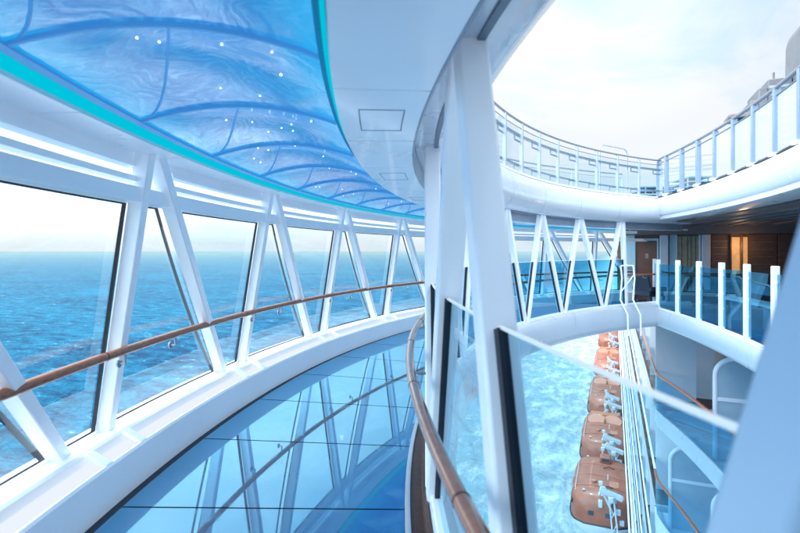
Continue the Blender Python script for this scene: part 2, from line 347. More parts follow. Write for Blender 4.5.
# ------------------------------------------------------------------ sea
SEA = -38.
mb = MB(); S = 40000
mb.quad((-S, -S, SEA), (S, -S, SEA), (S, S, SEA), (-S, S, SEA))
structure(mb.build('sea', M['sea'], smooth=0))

# ------------------------------------------------------------------ curved glass walkway: floor
T0, T1 = -24., 74.
mb = MB()
k = -6
while 1.0 + 4.65*k < 80:
    a, b_ = 1.0 + 4.65*k, 1.0 + 4.65*(k+1); g = .032
    for i in range(4):
        t0 = a+g + (b_-a-2*g)*i/4; t1 = a+g + (b_-a-2*g)*(i+1)/4
        mb.quad(P(12.335, t0, 0), P(12.335, t1, 0), P(14.10, t1, 0), P(14.10, t0, 0))
    k += 1
structure(mb.build('walkway_floor', M['floor'], smooth=0))
mb = MB(); mb.arc([(12.3, -.012), (14.3, -.012), (14.3, -.42), (12.3, -.42)], T0-3, T1+4)
structure(mb.build('walkway_floor_base', M['seam']))

# ------------------------------------------------------------------ outer window wall
wall = thing('window_wall', 'curved outer wall of slanted white struts and clear panes facing the open sea', 'window wall', P(14.2, 2, 0))
RG0, ZG0, RG1, ZG1 = 14.54, .31, 14.08, 1.905
def rg(z): return RG0 + (RG1-RG0)*(z-ZG0)/(ZG1-ZG0)
part('kerb', MB().arc([(14.165, 0.0), (14.168, .25), (14.18, .266), (14.30, .262), (14.52, .20), (14.60, .20), (14.60, -.3), (14.30, -.42), (14.165, -.42)], T0, T1), M['white'], wall)
part('gutter', MB().arc([(14.10, -.008), (14.164, -.008), (14.164, -.05), (14.10, -.05)], T0, T1), M['dark'], wall)
part('recess_glow', MB().arc([(14.20, .2705), (14.30, .2665), (14.50, .212), (14.50, .206), (14.30, .2555), (14.20, .2605)], T0, T1), M['cove'], wall)
part('sill_rail', MB().arc([(14.33, .222), (14.325, .325), (14.345, .338), (14.53, .316), (14.62, .316), (14.62, .222)], T0, T1), M['white'], wall)
part('transom', MB().arc([(13.985, 1.905), (13.985, 2.0), (14.10, 2.0), (14.10, 1.905)], T0, T1), M['white'], wall)
part('head_rail', MB().arc([(14.0, 2.155), (14.0, 2.24), (14.10, 2.24), (14.10, 2.155)], T0, T1), M['white'], wall)
BAY = 8.85
def legpt(th, z, inset=.05): return P(rg(z) - inset, th, z)
ks = range(-2, 8)
def leg(mb, tb, tt, z0=.19, z1=2.22, w=.082, dep=.10):
    # strut in the leaning glass plane from base angle tb to top angle tt (angles at sill and transom)
    def at(z): return tb + (tt-tb)*(z-ZG0)/(ZG1-ZG0)
    p0 = P(max(rg(z0), 0)-.052, at(z0), z0); p1 = P(rg(z1)-.052, at(z1), z1)
    d = (p1-p0).normalized(); c = (p0+p1)/2; n = Vector((CX, CY, c.z)) - c; n = (n - d*n.dot(d)).normalized()
    mb.bar(p0, p1, w, dep, n)
def pane_pts(bl, br, tl, tr, z0, z1, dr=0):
    return [P(rg(z0)+dr, bl, z0), P(rg(z0)+dr, br, z0), P(rg(z1)+dr, tr, z1), P(rg(z1)+dr, tl, z1)]
def pane(bl, br, tl, tr):
    n = 6; mb = MB(); rows = []
    for z, l, r in ((ZG0+.02, bl, br), (ZG1+.004, tl, tr)): rows.append([P(rg(z), l+(r-l)*i/n, z) for i in range(n+1)])
    mb.loft(rows, closed=False)
    o = part('window_pane', mb, M['glass_out'], wall)
    g = MB(); w = .052
    def Q(a, b):  # a along, b up
        l = bl+(tl-bl)*b; r = br+(tr-br)*b; z = ZG0+.014 + (ZG1-.004-ZG0-.014)*b
        return P(rg(z)-.006, l+(r-l)*a, z)
    wb = (br-bl)*math.pi/180*14.5; wt = (tr-tl)*math.pi/180*14.1
    def strip(q): g.quad(*q)
    for s0, s1, top in ((0, 1, False),):
        m = 10
        for i in range(m):
            b0, b1 = i/m, (i+1)/m
            fa0 = min(.5, w/max(.02, wb+(wt-wb)*b0)); fa1 = min(.5, w/max(.02, wb+(wt-wb)*b1))
            strip((Q(0, b0), Q(fa0, b0), Q(fa1, b1), Q(0, b1)))
            strip((Q(1-fa0, b0), Q(1, b0), Q(1, b1), Q(1-fa1, b1)))
        hh = .02/1.6
        for i in range(n):
            strip((Q(i/n, 0), Q((i+1)/n, 0), Q((i+1)/n, hh), Q(i/n, hh)))
            strip((Q(i/n, 1-hh*.6), Q((i+1)/n, 1-hh*.6), Q((i+1)/n, 1), Q(i/n, 1)))
    part('gasket', g, M['black'], o, smooth=0)
hw = .17
for k in ks:
    o = BAY*k
    tl, bl = 1.2+o, 2.75+o; trr, brr = 2.75+o, .9+BAY+o
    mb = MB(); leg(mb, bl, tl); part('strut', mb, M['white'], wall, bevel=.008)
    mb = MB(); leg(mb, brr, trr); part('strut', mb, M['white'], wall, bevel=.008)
    pane(bl+hw, brr-hw, tl+hw, trr-hw)                                   # inside the leaning pair
    pane(.9+o+hw, bl-hw, 2.75-BAY+o+hw, tl-hw)                           # between neighbouring pairs
    for th_ in (bl-.12, brr+.12):
        part('strut_foot', MB().bar(P(14.318, th_, .33), P(14.185, th_, .255), .07, .03), M['white'], wall, bevel=.006)
    for th_ in (tl, trr):
        for dth in (-.13, .13):
            part('bolt', MB().disc(P(13.984, th_+dth, 1.952), .011, P(0, th_, 0)-P(1, th_, 0), 8, .006), M['railgrey'], wall)
    # louvre slats between neighbouring pairs
    for z0, z1 in ((2.03, 2.067), (2.122, 2.16)):
        sb = MB(); l, r = 2.75-BAY+o+.05, tl-.0
        sb.arc([(13.99, z0), (14.0, z1), (14.09, z1+.004), (14.09, z0+.004)], l, r)
        part('louvre_slat', sb, M['white'], wall)
    tri = MB(); tri.quad(P(14.085, tl+.1, 2.0), P(14.085, trr-.05, 2.0), P(14.085, trr-.35, 2.16), P(14.085, tl-.1, 2.16))
    part('spandrel_panel', tri, M['glass_frost'], wall, smooth=0)

# outer handrail
hr = thing('handrail', 'long varnished wooden handrail running along the inside of the outer window wall', 'handrail', P(14.24, 2, .92))
pts = [P(14.238, T0+2+(T1-T0-3)*i/190, .925) for i in range(191)]
part('rail', MB().tube(pts, .029, 12), M['teak'], hr)
for k in ks:
    for off in (2.1, 4.5+.3):
        th = BAY*k + off
        b = MB(); b.tube([P(rg(.86)-.10, th, .835), P(14.24, th, .835), P(14.238, th, .90)], .009, 8)
        b.disc(P(rg(.86)-.095, th, .835), .028, P(0, th, 0)-P(1, th, 0), 14, .01)
        part('bracket', b, M['railgrey'], hr)
for k in range(-2, 9):
    th = BAY*k + 1.2
    part('joint_ring', MB().tube([P(14.238, th-.02, .925), P(14.238, th+.02, .925)],   .0302, 12), M['teak_dark'], hr)

# ------------------------------------------------------------------ ceiling of the walkway
ceil = thing('walkway_ceiling', 'curved walkway ceiling with blue marbled canopy, cyan light strips and pale panels', 'ceiling', P(13.2, 2, 2.2))
b = MB()
a = -20.5
i = 0
while a < 64:
    w = 4.425
    b.arc([(13.80, 2.2), (14.125, 2.2), (14.125, 2.225), (13.80, 2.225)], a+.02, a+w-.02, 1.1) if False else None
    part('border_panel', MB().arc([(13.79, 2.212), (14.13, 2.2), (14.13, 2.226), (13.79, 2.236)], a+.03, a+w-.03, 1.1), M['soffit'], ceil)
    a += w
part('shadow_gap', MB().arc([(13.80, 2.24), (14.20, 2.24), (14.20, 2.30), (13.80, 2.30)], -21, 68), M['dark'], ceil)
part('light_strip', MB().arc([(13.768, 2.220), (13.73, 2.234), (13.70, 2.234), (13.70, 2.247), (13.73, 2.247), (13.768, 2.229)], -21, 66), M['led'], ceil, label='cyan light strip along the outer edge of the canopy')
part('light_strip', MB().arc([(12.656, 2.236), (12.670, 2.240), (12.670, 2.250), (12.656, 2.250)], -21, 66), M['led'], ceil, label='cyan light strip along the inner edge of the canopy')
part('canopy_rim', MB().arc([(13.699, 2.237), (13.655, 2.239), (13.655, 2.25), (13.699, 2.25)], -21, 66), M['rib'], ceil)
RIB = 3.93; RIB0 = -5.5
def vault(t, lift=0):                     # t 0..1 from outer to inner spring line
    return 13.665 + (12.69-13.665)*t, 2.235 + lift + .085*math.sin(math.pi*t)**.85
kk = -4
while RIB0 + RIB*kk < 62:
    a = RIB0 + RIB*kk
    nv = 8; nu = 24; rings = []
    for i in range(nv+1):
        s = i/nv; th = a + RIB*s; bow = .05*math.sin(math.pi*s)
        ring = []
        for j in range(nu+1):
            r, z = vault(j/nu, .018); ring.append(P(r, th, z + bow*math.sin(math.pi*j/nu)))
        rings.append(ring)
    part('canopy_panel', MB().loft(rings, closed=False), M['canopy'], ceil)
    rr = []
    for j in range(nu+1):
        r, z = vault(j/nu)
        rr.append([P(r, a-.032, z+.003), P(r, a+.032, z+.003), P(r, a+.032, z+.020), P(r, a-.032, z+.020)])
    part('canopy_rib', MB().loft(rr), M['rib'], ceil)
    # curved seam rod crossing each bay
    sp = []
    for j in range(13):
        t = .03 + .47*j/12; s = 1 - (j/12)**1.5*.98
        r, z = vault(t, .018); sp.append(P(r, a + RIB*s, z + .05*math.sin(math.pi*s)*math.sin(math.pi*t) - .003))
    part('canopy_seam', MB().tube(sp, .0055, 6), M['rib'], ceil)
    rnd = random.Random(kk+40)
    for q in range(0 if kk < -2 else 7 if kk < 8 else 3):
        s, t = rnd.uniform(.15, .9), rnd.uniform(.12, .9)
        r, z = vault(t, .018); c = P(r, a+RIB*s, z + .05*math.sin(math.pi*s)*math.sin(math.pi*t) - .0022)
        part('downlight', MB().disc(c, (.0038 if q else .005), (0, 0, -1), 10, .0012), M['spark'], ceil)
    kk += 1
# inner soffit
a = -20.6; i = 0
while a < 70:
    w = 3.98
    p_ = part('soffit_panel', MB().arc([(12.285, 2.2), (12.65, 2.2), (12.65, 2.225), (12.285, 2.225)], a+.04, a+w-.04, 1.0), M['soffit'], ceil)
    if i % 2 == 0:
        h = MB(); r0, r1, t0, t1 = 12.36, 12.56, a+1.2, a+2.9
        for q in ((r0, r0+.005, t0, t1), (r1-.005, r1, t0, t1), (r0+.005, r1-.005, t0, t0+.03), (r0+.005, r1-.005, t1-.03, t1)):
            h.arc([(q[0], 2.1985), (q[1], 2.1985), (q[1], 2.1999), (q[0], 2.1999)], q[2], q[3], .5)
        part('access_hatch', h, M['railbar'], p_, smooth=0)
    a += w; i += 1
part('shadow_gap', MB().arc([(12.288, 2.228), (12.64, 2.228), (12.64, 2.30), (12.288, 2.30)], -21, 70), M['dark'], ceil)
part('soffit_trim', MB().arc([(12.275, 2.195), (12.283, 2.195), (12.283, 2.38), (12.275, 2.38)], -21, 70), M['railgrey'], ceil)

# ------------------------------------------------------------------ roof with the rolled white edge
roof = thing('walkway_roof', 'white roof of the curved walkway with a thick rolled inner edge', 'roof', P(13, 23, 2.4))
prof = [(12.273, 2.36), (12.06, 2.36), (11.97, 2.385), (11.90, 2.44), (11.852, 2.53), (11.83, 2.64), (11.835, 2.75), (11.862, 2.86), (11.91, 2.95), (11.98, 3.015), (12.06, 3.05), (14.25, 3.05), (14.32, 2.98), (14.32, 2.32), (14.26, 2.25), (14.13, 2.246), (14.13, 2.42), (12.273, 2.42)]
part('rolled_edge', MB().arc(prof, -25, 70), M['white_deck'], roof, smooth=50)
for i in range(10):
    th = -16 + 8.85*i
    part('plate_seam', MB().arc([(r-.0025*(1 if r < 12.2 else 0), z-(.0025 if z < 2.6 else -.0025)) for r, z in prof[1:11]] + [(12.06, 3.0), (11.9, 2.7), (12.0, 2.42)], th, th+.035), M['railgrey'], roof, smooth=0)
part('ledge_strip', MB().arc([(12.02, 3.052), (12.08, 3.052), (12.08, 3.085), (12.02, 3.085)], -25, 66), M['white'], roof)
part('drip_bead', MB().arc([(12.105, 2.352), (12.135, 2.352), (12.135, 2.362), (12.105, 2.362)], -25, 68), M['railbar'], roof)

# ------------------------------------------------------------------ inner truss balustrade
bal = thing('truss_balustrade', 'inner side of the walkway with white zigzag struts and blue glass panels above the drop', 'balustrade', P(12.15, 0, 0))
part('floor_trim', MB().arc([(12.332, -.02), (12.332, .055), (12.31, .062), (12.30, .062), (12.30, -.02)], T0+4, 68), M['railgrey'], bal)
part('teak_ledge', MB().arc([(12.299, -.02), (12.299, .05), (12.225, .05), (12.225, .168), (12.20, .168), (12.20, -.02)], T0+4, 68), M['teak_dark'], bal)
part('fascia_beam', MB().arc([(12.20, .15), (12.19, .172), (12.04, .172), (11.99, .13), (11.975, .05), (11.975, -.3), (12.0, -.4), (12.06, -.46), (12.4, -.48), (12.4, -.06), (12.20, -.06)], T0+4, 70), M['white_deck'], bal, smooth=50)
part('base_rail', MB().arc([(12.12, .172), (12.12, .215), (12.18, .215), (12.18, .172)], T0+5, 66), M['white'], bal, bevel=.004)
IB = 8.85; APEX0, BASE0 = 4.2, .4
def ileg(tb, tt, mb, w=.092, dep=.115):
    p0, p1 = P(12.15, tb, .168), P(12.15, tt, 2.375)
    c = (p0+p1)/2; n = Vector((CX, CY, c.z)) - c; d = (p1-p0).normalized(); n = (n-d*n.dot(d)).normalized()
    mb.bar(p0, p1, w, dep, n)
def ipanel(bl, br, tl, tr):
    z0, z1 = .215, 1.375; n = 6
    mb = MB(); mb.loft([[P(12.15, bl+(br-bl)*i/n, z0) for i in range(n+1)], [P(12.15, tl+(tr-tl)*i/n, z1) for i in range(n+1)]], closed=False)
    o = part('glass_panel', mb, M['glass_far'] if bl > 12 else M['glass_blue'], bal)
    e = MB(); e.arc([(12.143, z1), (12.157, z1), (12.157, z1+.007), (12.143, z1+.007)], tl, tr, .6)
    part('glass_edge', e, M['glass_edge'], o)
    for b0, t0 in ((bl, tl), (br, tr)):
        g = MB()
        p0, p1 = P(12.15, b0, z0), P(12.15, t0, z1-.002); d = (p1-p0).normalized(); n_ = Vector((CX, CY, .8))-P(12.15, b0, .8); n_ = (n_-d*n_.dot(d)).normalized()
        g.bar(p0, p1, .045, .03, n_)
        if b0 > -9: part('gasket', g, M['black'], o, smooth=0)
for k in range(-2, 7):
    ap = APEX0 + IB*k; b0 = BASE0 + IB*k; b1 = b0 + IB
    # two legs meet at each apex, feet of neighbouring pairs almost touch
    f = (1.375-.168)/(2.375-.168); f0 = (.215-.168)/(2.375-.168)
    lx = lambda q, t: q[0] + (q[1]-q[0])*t
    A, B = (b0+.28, ap-.27), (b1-.28 if k < 6 else ap+.9, ap+.27)
    if k == -2: B = (-9.3, -12.6)
    C = (b0-.28, ap-IB+.27)
    if k == -1: C = (-9.3, -12.6)
    mb = MB(); ileg(*A, mb); part('strut', mb, M['white'], bal, bevel=.012)
    mb = MB(); ileg(*B, mb); part('strut', mb, M['white'] if k > -2 else M['shade_tinted_strut'], bal, bevel=.012)
    h_ = .30
    ipanel(lx(A, f0)+h_, lx(B, f0)-h_, lx(A, f)+h_, lx(B, f)-h_)
    ipanel(lx(C, f0)+h_*.9, lx(A, f0)-h_*.9, lx(C, f)+h_, lx(A, f)-h_)
# inner handrail
hr2 = thing('handrail', 'thick glossy bronzed handrail curving along the inner balustrade beside the camera', 'handrail', P(12.3, 0, .95))
pts = [P(12.302, T0+6+(60-T0)*i/150, .95) for i in range(151)]
part('rail', MB().tube(pts, .026, 16), M['rail_gloss'], hr2)
for k in range(-2, 8):
    b = MB(); th = BASE0 + IB*k
    b.tube([P(12.205, th+.3, .86), P(12.30, th+.3, .86), P(12.302, th+.3, .928)], .009, 8)
    part('bracket', b, M['steel'], hr2)
for k in range(-3, 12):
    th = -2.2 + 5.2*k
    if -17 < th < 62: part('joint_ring', MB().tube([P(12.302, th-.02, .95), P(12.302, th+.02, .95)], .0272, 16), M['teak_dark'], hr2)

# ------------------------------------------------------------------ railing on the roof, inner edge and outer edge
def roof_rail(name, label, r, th0, th1, step, z0, top, fancy):
    t = thing(name, label, 'railing', P(r, (th0+th1)/2, z0))
    n = int(round((th1-th0)/step))
    for i in range(n+1):
        th = th0 + (th1-th0)*i/n
        p = MB(); p0, p1 = P(r, th, z0), P(r, th, z0+top-.03); p.bar(p0, p1, .05, .07, P(0, th, 0)-P(1, th, 0))
        po = part('post', p, M['railgrey'], t, bevel=.006)
        part('cap', MB().tube([P(r, th, z0+top-.03), P(r, th, z0+top)], .022, 8), M['steel'], po)
        if fancy:
            b = MB(); q0, q1, q2, q3 = P(r+.03, th-.15, z0+top*.74), P(r+.03, th-1.35, z0+top*.74), P(r+.03, th-1.35, z0+top*.64), P(r+.03, th-.15, z0+top*.64)
            b.tube([q0, q1, q2, q3], .018, 6)
            part('bracket', b, M['railbar'], po)
            b = MB(); b.tube([P(r+.05, th-.1, z0+.20), P(r+.05, th-1.2, z0+.20), P(r+.05, th-1.3, z0+.10)], .014, 6)
            part('foot_bracket', b, M['railbar'], po)
    m = int((th1-th0)/1.5)
    part('top_rail', MB().tube([P(r, th0+(th1-th0)*i/m, z0+top) for i in range(m+1)], .023, 8), M['steel'] if fancy else M['railbar'], t)
    part('mid_rail', MB().tube([P(r, th0+(th1-th0)*i/m, z0+top*.88) for i in range(m+1)], .010, 6), M['steel'], t)
    if fancy:
        part('lean_rail', MB().arc([(r+.02, z0+top*.74), (r+.07, z0+top*.74), (r+.07, z0+top*.785), (r+.02, z0+top*.785)], th0, th1), M['railbar'], t)
        part('foot_rail', MB().arc([(r+.03, z0+.20), (r+.06, z0+.20), (r+.06, z0+.235), (r+.03, z0+.235)], th0, th1), M['railbar'], t)
    part('glass_panel', MB().arc([(r, z0+.08), (r, z0+top*.86)], th0, th1, closed=False), M['glass_pale'], t)
roof_rail('deck_railing', 'pale railing with bracketed posts on the rolled inner edge of the walkway roof', 12.12, -18., 65., 4.42, 3.05, 1.05, True)
roof_rail('deck_railing', 'low outer railing of the roof deck seen through the nearer railing', 14.1, -20., 68., 8.8, 3.05, 1.0, False)
# hoop over the railing
hp = thing('rail_hoop', 'thin pale hoop standing above the railing near the end of the walkway roof', 'hoop', P(12.3, 57, 3.05))
q = P(12.2, 53.2, 0); w = P(12.2, 58.9, 0)
arch = [Vector((q.x, q.y, 3.05)), Vector((q.x, q.y, 4.15))]
for i in range(7):
    t = i/6*math.pi/2; arch.append(Vector((q.x, q.y, 0)).lerp(Vector((w.x, w.y, 0)), .16*(1-math.cos(t))) + Vector((0, 0, 4.15+.15*math.sin(t))))
for i in range(7):
    t = (6-i)/6*math.pi/2; arch.append(Vector((w.x, w.y, 0)).lerp(Vector((q.x, q.y, 0)), .16*(1-math.cos(t))) + Vector((0, 0, 4.15+.15*math.sin(t))))
arch += [Vector((w.x, w.y, 4.15)), Vector((w.x, w.y, 3.05))]
part('hoop_tube', MB().tube(arch, .018, 8), M['railgrey'], hp)

# ------------------------------------------------------------------ ship: decks beside the void
YA, YB = -14., 30.
def deck_poly(mb, z, off=0, xin=14., y0=YA, y1=YB):
    n = 60
    for i in range(n):
        a, b = y0+(y1-y0)*i/n, y0+(y1-y0)*(i+1)/n
        mb.quad((E(a)+off, a, z), (xin, a, z), (xin, b, z), (E(b)+off, b, z))
mb = MB(); deck_poly(mb, -.02, .05)
structure(mb.build('promenade_deck', M['deck_blue'], smooth=0))
mb = MB(); deck_poly(mb, 3.06, .05)
structure(mb.build('upper_deck', M['deck_blue'], smooth=0))
edge = thing('deck_edge', 'white curved edge beam of the promenade deck below the glass windscreen', 'deck edge', (E(11), 11, 0))
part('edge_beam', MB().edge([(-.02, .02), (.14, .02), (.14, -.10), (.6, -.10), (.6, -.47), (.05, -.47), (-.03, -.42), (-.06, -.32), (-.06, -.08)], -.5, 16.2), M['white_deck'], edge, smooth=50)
part('edge_rail', MB().edge([(.0, .021), (.06, .021), (.06, .065), (.0, .065)], -.5, 15.8), M['white'], edge, bevel=.005)
ov = thing('upper_deck_overhang', 'broad white curved fascia of the upper deck with a dark ceiling underneath', 'overhang', (E(11), 11, 2.4))
part('fascia', MB().edge([(.02, 3.05), (-.03, 3.02), (-.05, 2.95), (-.05, 2.60), (-.02, 2.555), (.01, 2.55), (.01, 2.53), (-.01, 2.525), (-.01, 2.45), (.03, 2.43), (.55, 2.42), (.55, 3.05)], YA, YB), M['white_deck'], ov, smooth=40)
c = MB(); deck_poly(c, 2.40, .5); part('ceiling_panel', c, M['ceil_dark'], ov, smooth=0)
for i in range(5):
    part('ceiling_rib', MB().edge([(1.0+.55*i, 2.36), (1.08+.55*i, 2.36), (1.08+.55*i, 2.399), (1.0+.55*i, 2.399)], YA, 17.9), M['ceil_dark'], ov)

# glass windscreen with white posts on the promenade deck edge
ws = thing('glass_windscreen', 'row of white posts with dark blue glass along the promenade deck edge', 'windscreen', (E(11), 11, 0))
ys = [15.36 - 1.215*i for i in range(-1, 13)]
for i, y in enumerate(ys):
    tn = Vector((E(y+.1)-E(y-.1), .2, 0)).normalized()
    p = MB(); p.bar((E(y)+.03, y, .02), (E(y)+.03, y, 1.37), .125, .09, tn.cross(Vector((0, 0, 1))))
    po = part('post', p, M['white'], ws, bevel=.012)
    for z in (.45, .75, 1.12):
        part('clamp', MB().box(Vector((E(y)+.03, y, z)) - tn*.062, (.04, .03, .045)), M['white'], po)
    if i:
        y0, y1 = ys[i]+.06, ys[i-1]-.06
        g = MB(); g.edge([(.035, .10), (.035, 1.24)], y0, y1, .3, closed=False)
        part('glass_panel', g, M['glass_teal'], ws)
    b = MB(); b.tube([(E(y)+.05, y, 1.0), (E(y)+.19, y, 1.0)], .012, 6); part('rail_bracket', b, M['steel'], po)
part('handrail', MB().tube([(E(y)+.2, y, 1.02) for y in [ -.3+16.6*i/60 for i in range(61)]], .024, 8), M['teak_dark'], ws)
# deckhouse wall facing aft at the end of the promenade
YW = 18.0
dh = thing('deckhouse_wall', 'dark panelled deckhouse wall with brown door, window and lit niche under the overhang', 'wall', (3, YW, 0))
def wb(name, x0, x1, z0, z1, mat, d0=0., d1=.06, parent=None, label=None, bevel=0):
    return part(name, MB().box(((x0+x1)/2, YW - (d0+d1)/2, (z0+z1)/2), (x1-x0, abs(d1-d0), z1-z0)), mat, parent or dh, bevel=bevel, label=label)
wb('backing', .1, 9, -.02, 2.4, M['woodwall'], -.2, 0)
wb('header', .1, 7, 2.12, 2.398, M['ceil_dark'], .003, .25)
wb('teal_panel', .30, .62, 0, 2.11, M['teal_wall'], .002, .05)
dr_ = wb('door', .64, 1.26, .02, 1.88, M['door'], .002, .05, label='dark brown door with a small pale sign')
wb('door_sign', .93, 1.02, 1.36, 1.52, M['curtain'], .051, .058, dr_)
wb('handle', 1.17, 1.20, .85, 1.05, M['steel'], .051, .09, dr_)
wb('door_frame', .615, .638, 0, 1.93, M['teal_wall'], .002, .08); wb('door_frame', 1.262, 1.31, 0, 1.93, M['teal_wall'], .002, .08)
wb('door_frame', .615, 1.31, 1.932, 2.0, M['teal_wall'], .002, .08)
wb('wall_notice', .40, .58, .98, 1.12, M['sign'], .051, .06)
wb('pilaster', 1.34, 1.58, 0, 2.11, M['grey_wall'], .002, .16, bevel=.02); wb('pilaster', 1.62, 1.80, 0, 2.11, M['teal_wall'], .002, .06)
wd = wb('window', 1.83, 2.42, .35, 2.06, M['curtain'], .002, .04)
for x in (1.95, 2.1, 2.2, 2.33): wb('curtain_fold', x, x+.02, .36, 2.05, M['door'], .041, .06, wd)
wb('window_frame', 1.80, 1.83, .3, 2.1, M['grey_wall'], .002, .09); wb('window_frame', 2.42, 2.47, .3, 2.1, M['grey_wall'], .002, .09)
wb('pilaster', 2.49, 2.72, 0, 2.11, M['grey_wall'], .002, .2, bevel=.02)
sh = wb('shelf_panel', 2.76, 3.24, .2, 2.1, M['woodwall'], .002, .05)
for i in range(4): wb('metal_strip', 2.80, 3.18, 1.30+.2*i, 1.312+.2*i, M['steel'], .051, .06, sh)
nc = wb('niche', 3.28, 3.50, .9, 2.02, M['niche'], .002, .03, label='warm lit amber niche')
wb('niche_frame', 3.245, 3.275, .2, 2.1, M['door'], .002, .16); wb('niche_frame', 3.505, 3.56, .2, 2.1, M['door'], .002, .16)
wb('niche', 3.58, 3.70, .9, 2.02, M['niche'], .002, .02)
sh = wb('shelf_panel', 3.74, 4.42, .2, 2.1, M['woodwall'], .002, .05)
for i in range(4): wb('metal_strip', 3.80, 4.32, 1.20+.22*i, 1.212+.22*i, M['steel'], .051, .06, sh)
for i in range(5): wb('wood_panel', 4.46+.6*i, 5.02+.6*i, 0, 2.1, M['woodwall'], .002, .06, bevel=.01)
sw = thing('deckhouse_side', 'long dark window wall along the inboard side of the promenade deck', 'wall', (6.2, 8, 0))
part('wall_panel', MB().box((6.3, 2, 1.19), (.2, 31.6, 2.4)), M['woodwall'], sw)
for i in range(9):
    y = 15.8 - 3.2*i
    w_ = part('window', MB().box((6.19, y, 1.15), (.03, 2.4, 1.5)), M['boat_glass'], sw)
    part('window_frame', MB().box((6.185, y, 1.94), (.05, 2.5, .06)).box((6.185, y, .37), (.05, 2.5, .06)), M['grey_wall'], w_)

# deck furniture behind the windscreen
def armchair(loc, rz, label):
    t = thing('armchair', label, 'armchair', (0, 0, 0), 'woven armchairs on the promenade deck', local=True)
    part('seat', MB().box((0, 0, .36), (.56, .56, .16)), M['wicker'], t, bevel=.03)
    part('backrest', MB().box((0, .27, .62), (.6, .09, .55), Matrix.Rotation(R(-12), 3, 'X')), M['wicker'], t, bevel=.035)
    for s in (-1, 1):
        part('arm', MB().box((s*.31, 0, .5), (.09, .6, .14)), M['wicker'], t, bevel=.03)
        for q in (-1, 1): part('leg', MB().bar((s*.28, q*.25, -.02), (s*.28, q*.25, .3), .05, .05, (0, 1, 0)), M['wicker'], t)
    part('cushion', MB().box((0, -.03, .47), (.46, .46, .09)), M['lounger'], t, bevel=.03)
    t.location = loc; t.rotation_euler = (0, 0, rz); return t
armchair((.95, 16.35, 0), 2.3, 'dark woven armchair beside the far end of the walkway')
armchair((2.35, 15.2, 0), 1.6, 'dark woven armchair between the door and the first windscreen posts')
armchair((3.5, 12.9, 0), 1.2, 'dark woven armchair in front of the amber niche')
bn = thing('bench', 'long pale slatted bench behind the dark blue windscreen glass', 'bench', (E(11)+1.2, 11, 0))
part('seat', MB().edge([(1.0, .44), (1.42, .44), (1.42, .50), (1.0, .50)], 5, 14.2), M['white'], bn)
part('backrest', MB().edge([(1.44, .62), (1.47, .62), (1.49, .86), (1.46, .86)], 5, 14.2), M['railbar'], bn)
for i in range(7):
    y = 5.3+1.43*i
    part('leg', MB().bar((E(y)+1.2, y, -.02), (E(y)+1.2, y, .44), .05, .36, (1, 0, 0)), M['railgrey'], bn)
# gate frame of bent white tubes at the corner
gt = thing('guard_frame', 'two bent white tubes clamped over the deck edge where walkway meets ship', 'guard frame', (.45, 14.5, 0))
for dx, dy in ((0, 0), (.30, .12)):
    part('bent_tube', MB().tube([(.16+dx, 14.2+dy, 1.22), (.19+dx, 14.16+dy, .9), (.15+dx, 14.1+dy, .35), (.32+dx, 13.98+dy, -.02), (.33+dx, 13.95+dy, -.55)], .022, 8), M['white'], gt)
part('cross_tube', MB().tube([(.17, 14.12, .55), (.47, 14.26, .98)], .016, 8), M['white'], gt)
part('top_tube', MB().tube([(.16, 14.2, 1.22), (.46, 14.32, 1.22)], .02, 8), M['white'], gt)

# ------------------------------------------------------------------ upper deck railing along the ship
ur = thing('ship_railing', 'tall glazed railing with wide blue grey posts along the upper deck of the ship', 'railing', (E(11), 11, 3.05))
ys = [15.9 - .93*i for i in range(0, 19)]
for i, y in enumerate(ys):
    p = MB(); tn = Vector((E(y+.1)-E(y-.1), .2, 0)).normalized()
    p.bar((E(y)+.08, y, 3.05), (E(y)+.08, y, 4.10), .075, .10, tn.cross(Vector((0, 0, 1))))
    po = part('post', p, M['railpost'], ur, bevel=.008)
    part('clamp', MB().box((E(y)+.06, y, 3.09), (.16, .13, .05)), M['white'], po)
    if i:
        part('glass_panel', MB().edge([(.08, 3.13), (.08, 3.98)], ys[i]+.05, ys[i-1]-.05, .3, closed=False), M['glass_frost'] if y < 11.8 else M['glass_pale'], ur)
        part('sill_strip', MB().edge([(.02, 3.062), (.10, 3.062), (.10, 3.085), (.02, 3.085)], ys[i]+.16, ys[i-1]-.16, .3), M['dark'], ur)
ypath = [16.2 - 19.*i/80 for i in range(81)]
part('top_rail', MB().tube([(E(y)+.08, y, 4.13) for y in ypath], .032, 10), M['steel'], ur)
part('mid_rail', MB().tube([(E(y)+.08, y, 4.0) for y in ypath], .014, 8), M['railbar'], ur)
# upper deck furniture
def lounger_stack(loc, rz, label, n=5):
    t = thing('lounger_stack', label, 'loungers', (0, 0, 0), 'blue sun loungers on the upper deck', local=True)
    for i in range(n):
        z = .1 + .14*i; pts_ = []
        for j in range(9):
            s = j/8; pts_.append((-.9+1.8*s, z + .10*max(0, (s-.6)/.4)**1.6))
        rings = [[(x, -.33, zz-.02), (x, .33, zz-.02), (x, .33, zz+.02), (x, -.33, zz+.02)] for x, zz in pts_]
        part('lounger_bed', MB().loft(rings), M['lounger'], t)
    for x in (-.7, .6):
        for y in (-.3, .3): part('leg', MB().bar((x, y, 0), (x, y, .1+.14*n-.1), .035, .035, (0, 1, 0)), M['railgrey'], t)
    t.location = loc; t.rotation_euler = (0, 0, rz); return t
lounger_stack((2.15, 18.4, 3.06), 1.9, 'stack of blue loungers behind the corner of the upper railing', 6)
lounger_stack((1.55, 20.2, 3.06), .4, 'pale teal lounger stack left of the tall blue stack', 6)
